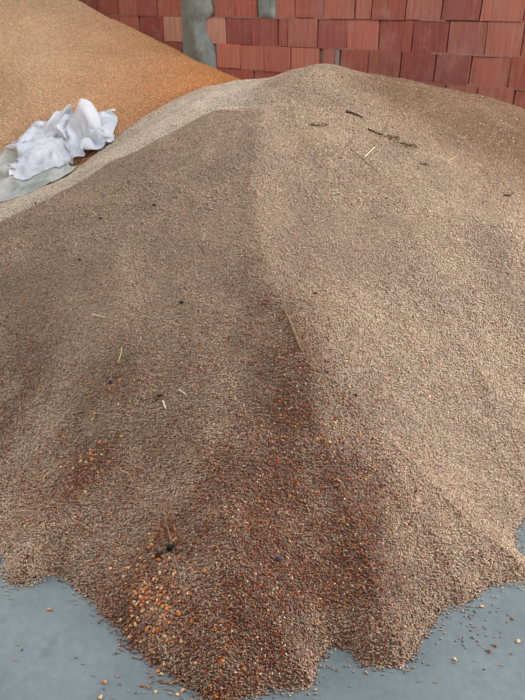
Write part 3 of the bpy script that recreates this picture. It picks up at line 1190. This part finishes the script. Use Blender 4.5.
def settle(obs, colliders, frames):
    sc_ = bpy.context.scene
    for o in obs:
        md = o.modifiers.new('cloth', 'CLOTH')
        s = md.settings
        s.quality = 8
        s.mass = 0.12
        s.tension_stiffness = s.compression_stiffness = 18
        s.shear_stiffness = 12
        s.bending_stiffness = 0.8
        s.air_damping = 2.0
        md.collision_settings.distance_min = 0.006
        md.collision_settings.use_self_collision = True
        md.collision_settings.self_distance_min = 0.006
        md.collision_settings.collision_quality = 4
        md.point_cache.frame_start, md.point_cache.frame_end = 1, frames + 5
    for c in colliders:
        md = c.modifiers.new('collision', 'COLLISION')
        c.collision.thickness_outer = 0.006
        c.collision.cloth_friction = 40
        c.collision.damping = 0.6
    for f in range(1, frames + 1):
        sc_.frame_set(f)
    dg = bpy.context.evaluated_depsgraph_get()
    for o in obs:
        ev = o.evaluated_get(dg)
        co = np.empty(len(ev.data.vertices) * 3, np.float32)
        ev.data.vertices.foreach_get('co', co)
        o['_co'] = 0
        res_[o.name] = co.copy()
    for o in obs:
        o.modifiers.clear()
        del o['_co']
        o.data.vertices.foreach_set('co', res_[o.name])
        o.data.update()
        sb = o.modifiers.new('smooth', 'SUBSURF')
        sb.levels = sb.render_levels = 1
        so = o.modifiers.new('thick', 'SOLIDIFY')
        so.thickness = 0.0025
    for c in colliders:
        c.modifiers.clear()
    sc_.frame_set(1)


res_ = {}
gx, gy = np.meshgrid(np.arange(-2.9, -0.5, 0.035), np.arange(3.4, 6.0, 0.035))
gzv = ground(gx.ravel(), gy.ravel())
nxx = gx.shape[1]
tray_f = [(j * nxx + i, j * nxx + i + 1, (j + 1) * nxx + i + 1, (j + 1) * nxx + i) for j in range(gx.shape[0] - 1) for i in range(nxx - 1)]
tray = mesh_obj('tray', np.stack([gx.ravel(), gy.ravel(), gzv], 1), tray_f, M_STALK)
M_SACK_A = sack_mat('white_woven_plastic', srgb(238, 244, 252), srgb(214, 224, 236))
M_SACK_B = sack_mat('greyed_woven_plastic', srgb(216, 222, 220), srgb(168, 175, 172))
c1, c2 = spot(14, 168), spot(68, 142)
under = crumple('grain_sack', c1, (1.15, 0.75), (54, 40), 23, 0.14, (0.8, 0.85), 0.42, 0.02, M_SACK_B, '')
settle([under], [tray], 26)
over = crumple('grain_sack', c2, (1.3, 1.05), (58, 48), 61, 0.34, (0.68, 0.62), 0.42, 0.10, M_SACK_A, '')
settle([over], [tray, under], 32)
from mathutils.bvhtree import BVHTree
tree = BVHTree.FromPolygons([v.co[:] for v in under.data.vertices], [p_.vertices[:] for p_ in under.data.polygons])
for v in over.data.vertices:       # keep the upper sack clear of the lower one
    top = tree.ray_cast(Vector((v.co.x, v.co.y, 4)), Vector((0, 0, -1)))[0]
    if top is not None and v.co.z < top.z + 0.009:
        v.co.z = top.z + 0.009
over.data.update()
for m_ in list(under.modifiers):
    under.modifiers.remove(m_)
for nm, th in (('smooth', 0), ('thick', 0.0025)):
    if nm == 'smooth':
        q = under.modifiers.new(nm, 'SUBSURF')
        q.levels = q.render_levels = 1
    else:
        q = under.modifiers.new(nm, 'SOLIDIFY')
        q.thickness = th
me_ = tray.data
bpy.data.objects.remove(tray)
bpy.data.meshes.remove(me_)
thing(over, 'bright white crumpled plastic sack heaped where the two grain heaps meet', 'sack')
thing(under, 'greyish dirty plastic sack spread flatter at the left edge, partly under the bright one', 'sack')

# ------------------------------------------------------------------ light
w = bpy.data.worlds.new('daylight')
bpy.context.scene.world = w
w.use_nodes = True
bg = w.node_tree.nodes['Background']
bg.inputs['Color'].default_value = (0.80, 0.88, 1.0, 1)
bg.inputs['Strength'].default_value = 0.42


def area(name, loc, target, size, power, colr):
    l = bpy.data.lights.new(name, 'AREA')
    l.shape = 'RECTANGLE'
    l.size, l.size_y = size
    l.energy = power
    l.color = colr
    o = bpy.data.objects.new(name, l)
    o.location = loc
    d = Vector(target) - Vector(loc)
    o.rotation_euler = d.to_track_quat('-Z', 'Y').to_euler()
    C.objects.link(o)


area('left_opening', (-5.5, 4.6, 3.0), (-1.2, 4.6, 0.8), (2.4, 2.4), 820, (1.0, 0.97, 0.92))
area('right_opening', (4.8, 2.2, 2.6), (0.6, 2.8, 0.5), (2.6, 2.4), 345, (1.0, 0.975, 0.96))
area('overhead_fill', (0.2, 2.6, 4.4), (0.2, 2.8, 0.5), (4.0, 3.0), 70, (1.0, 0.97, 0.93))  # added overhead fill lamp, not a known opening

sc = bpy.context.scene
sc.view_settings.view_transform = 'Standard'
sc.view_settings.look = 'None'
sc.view_settings.exposure = 0.32
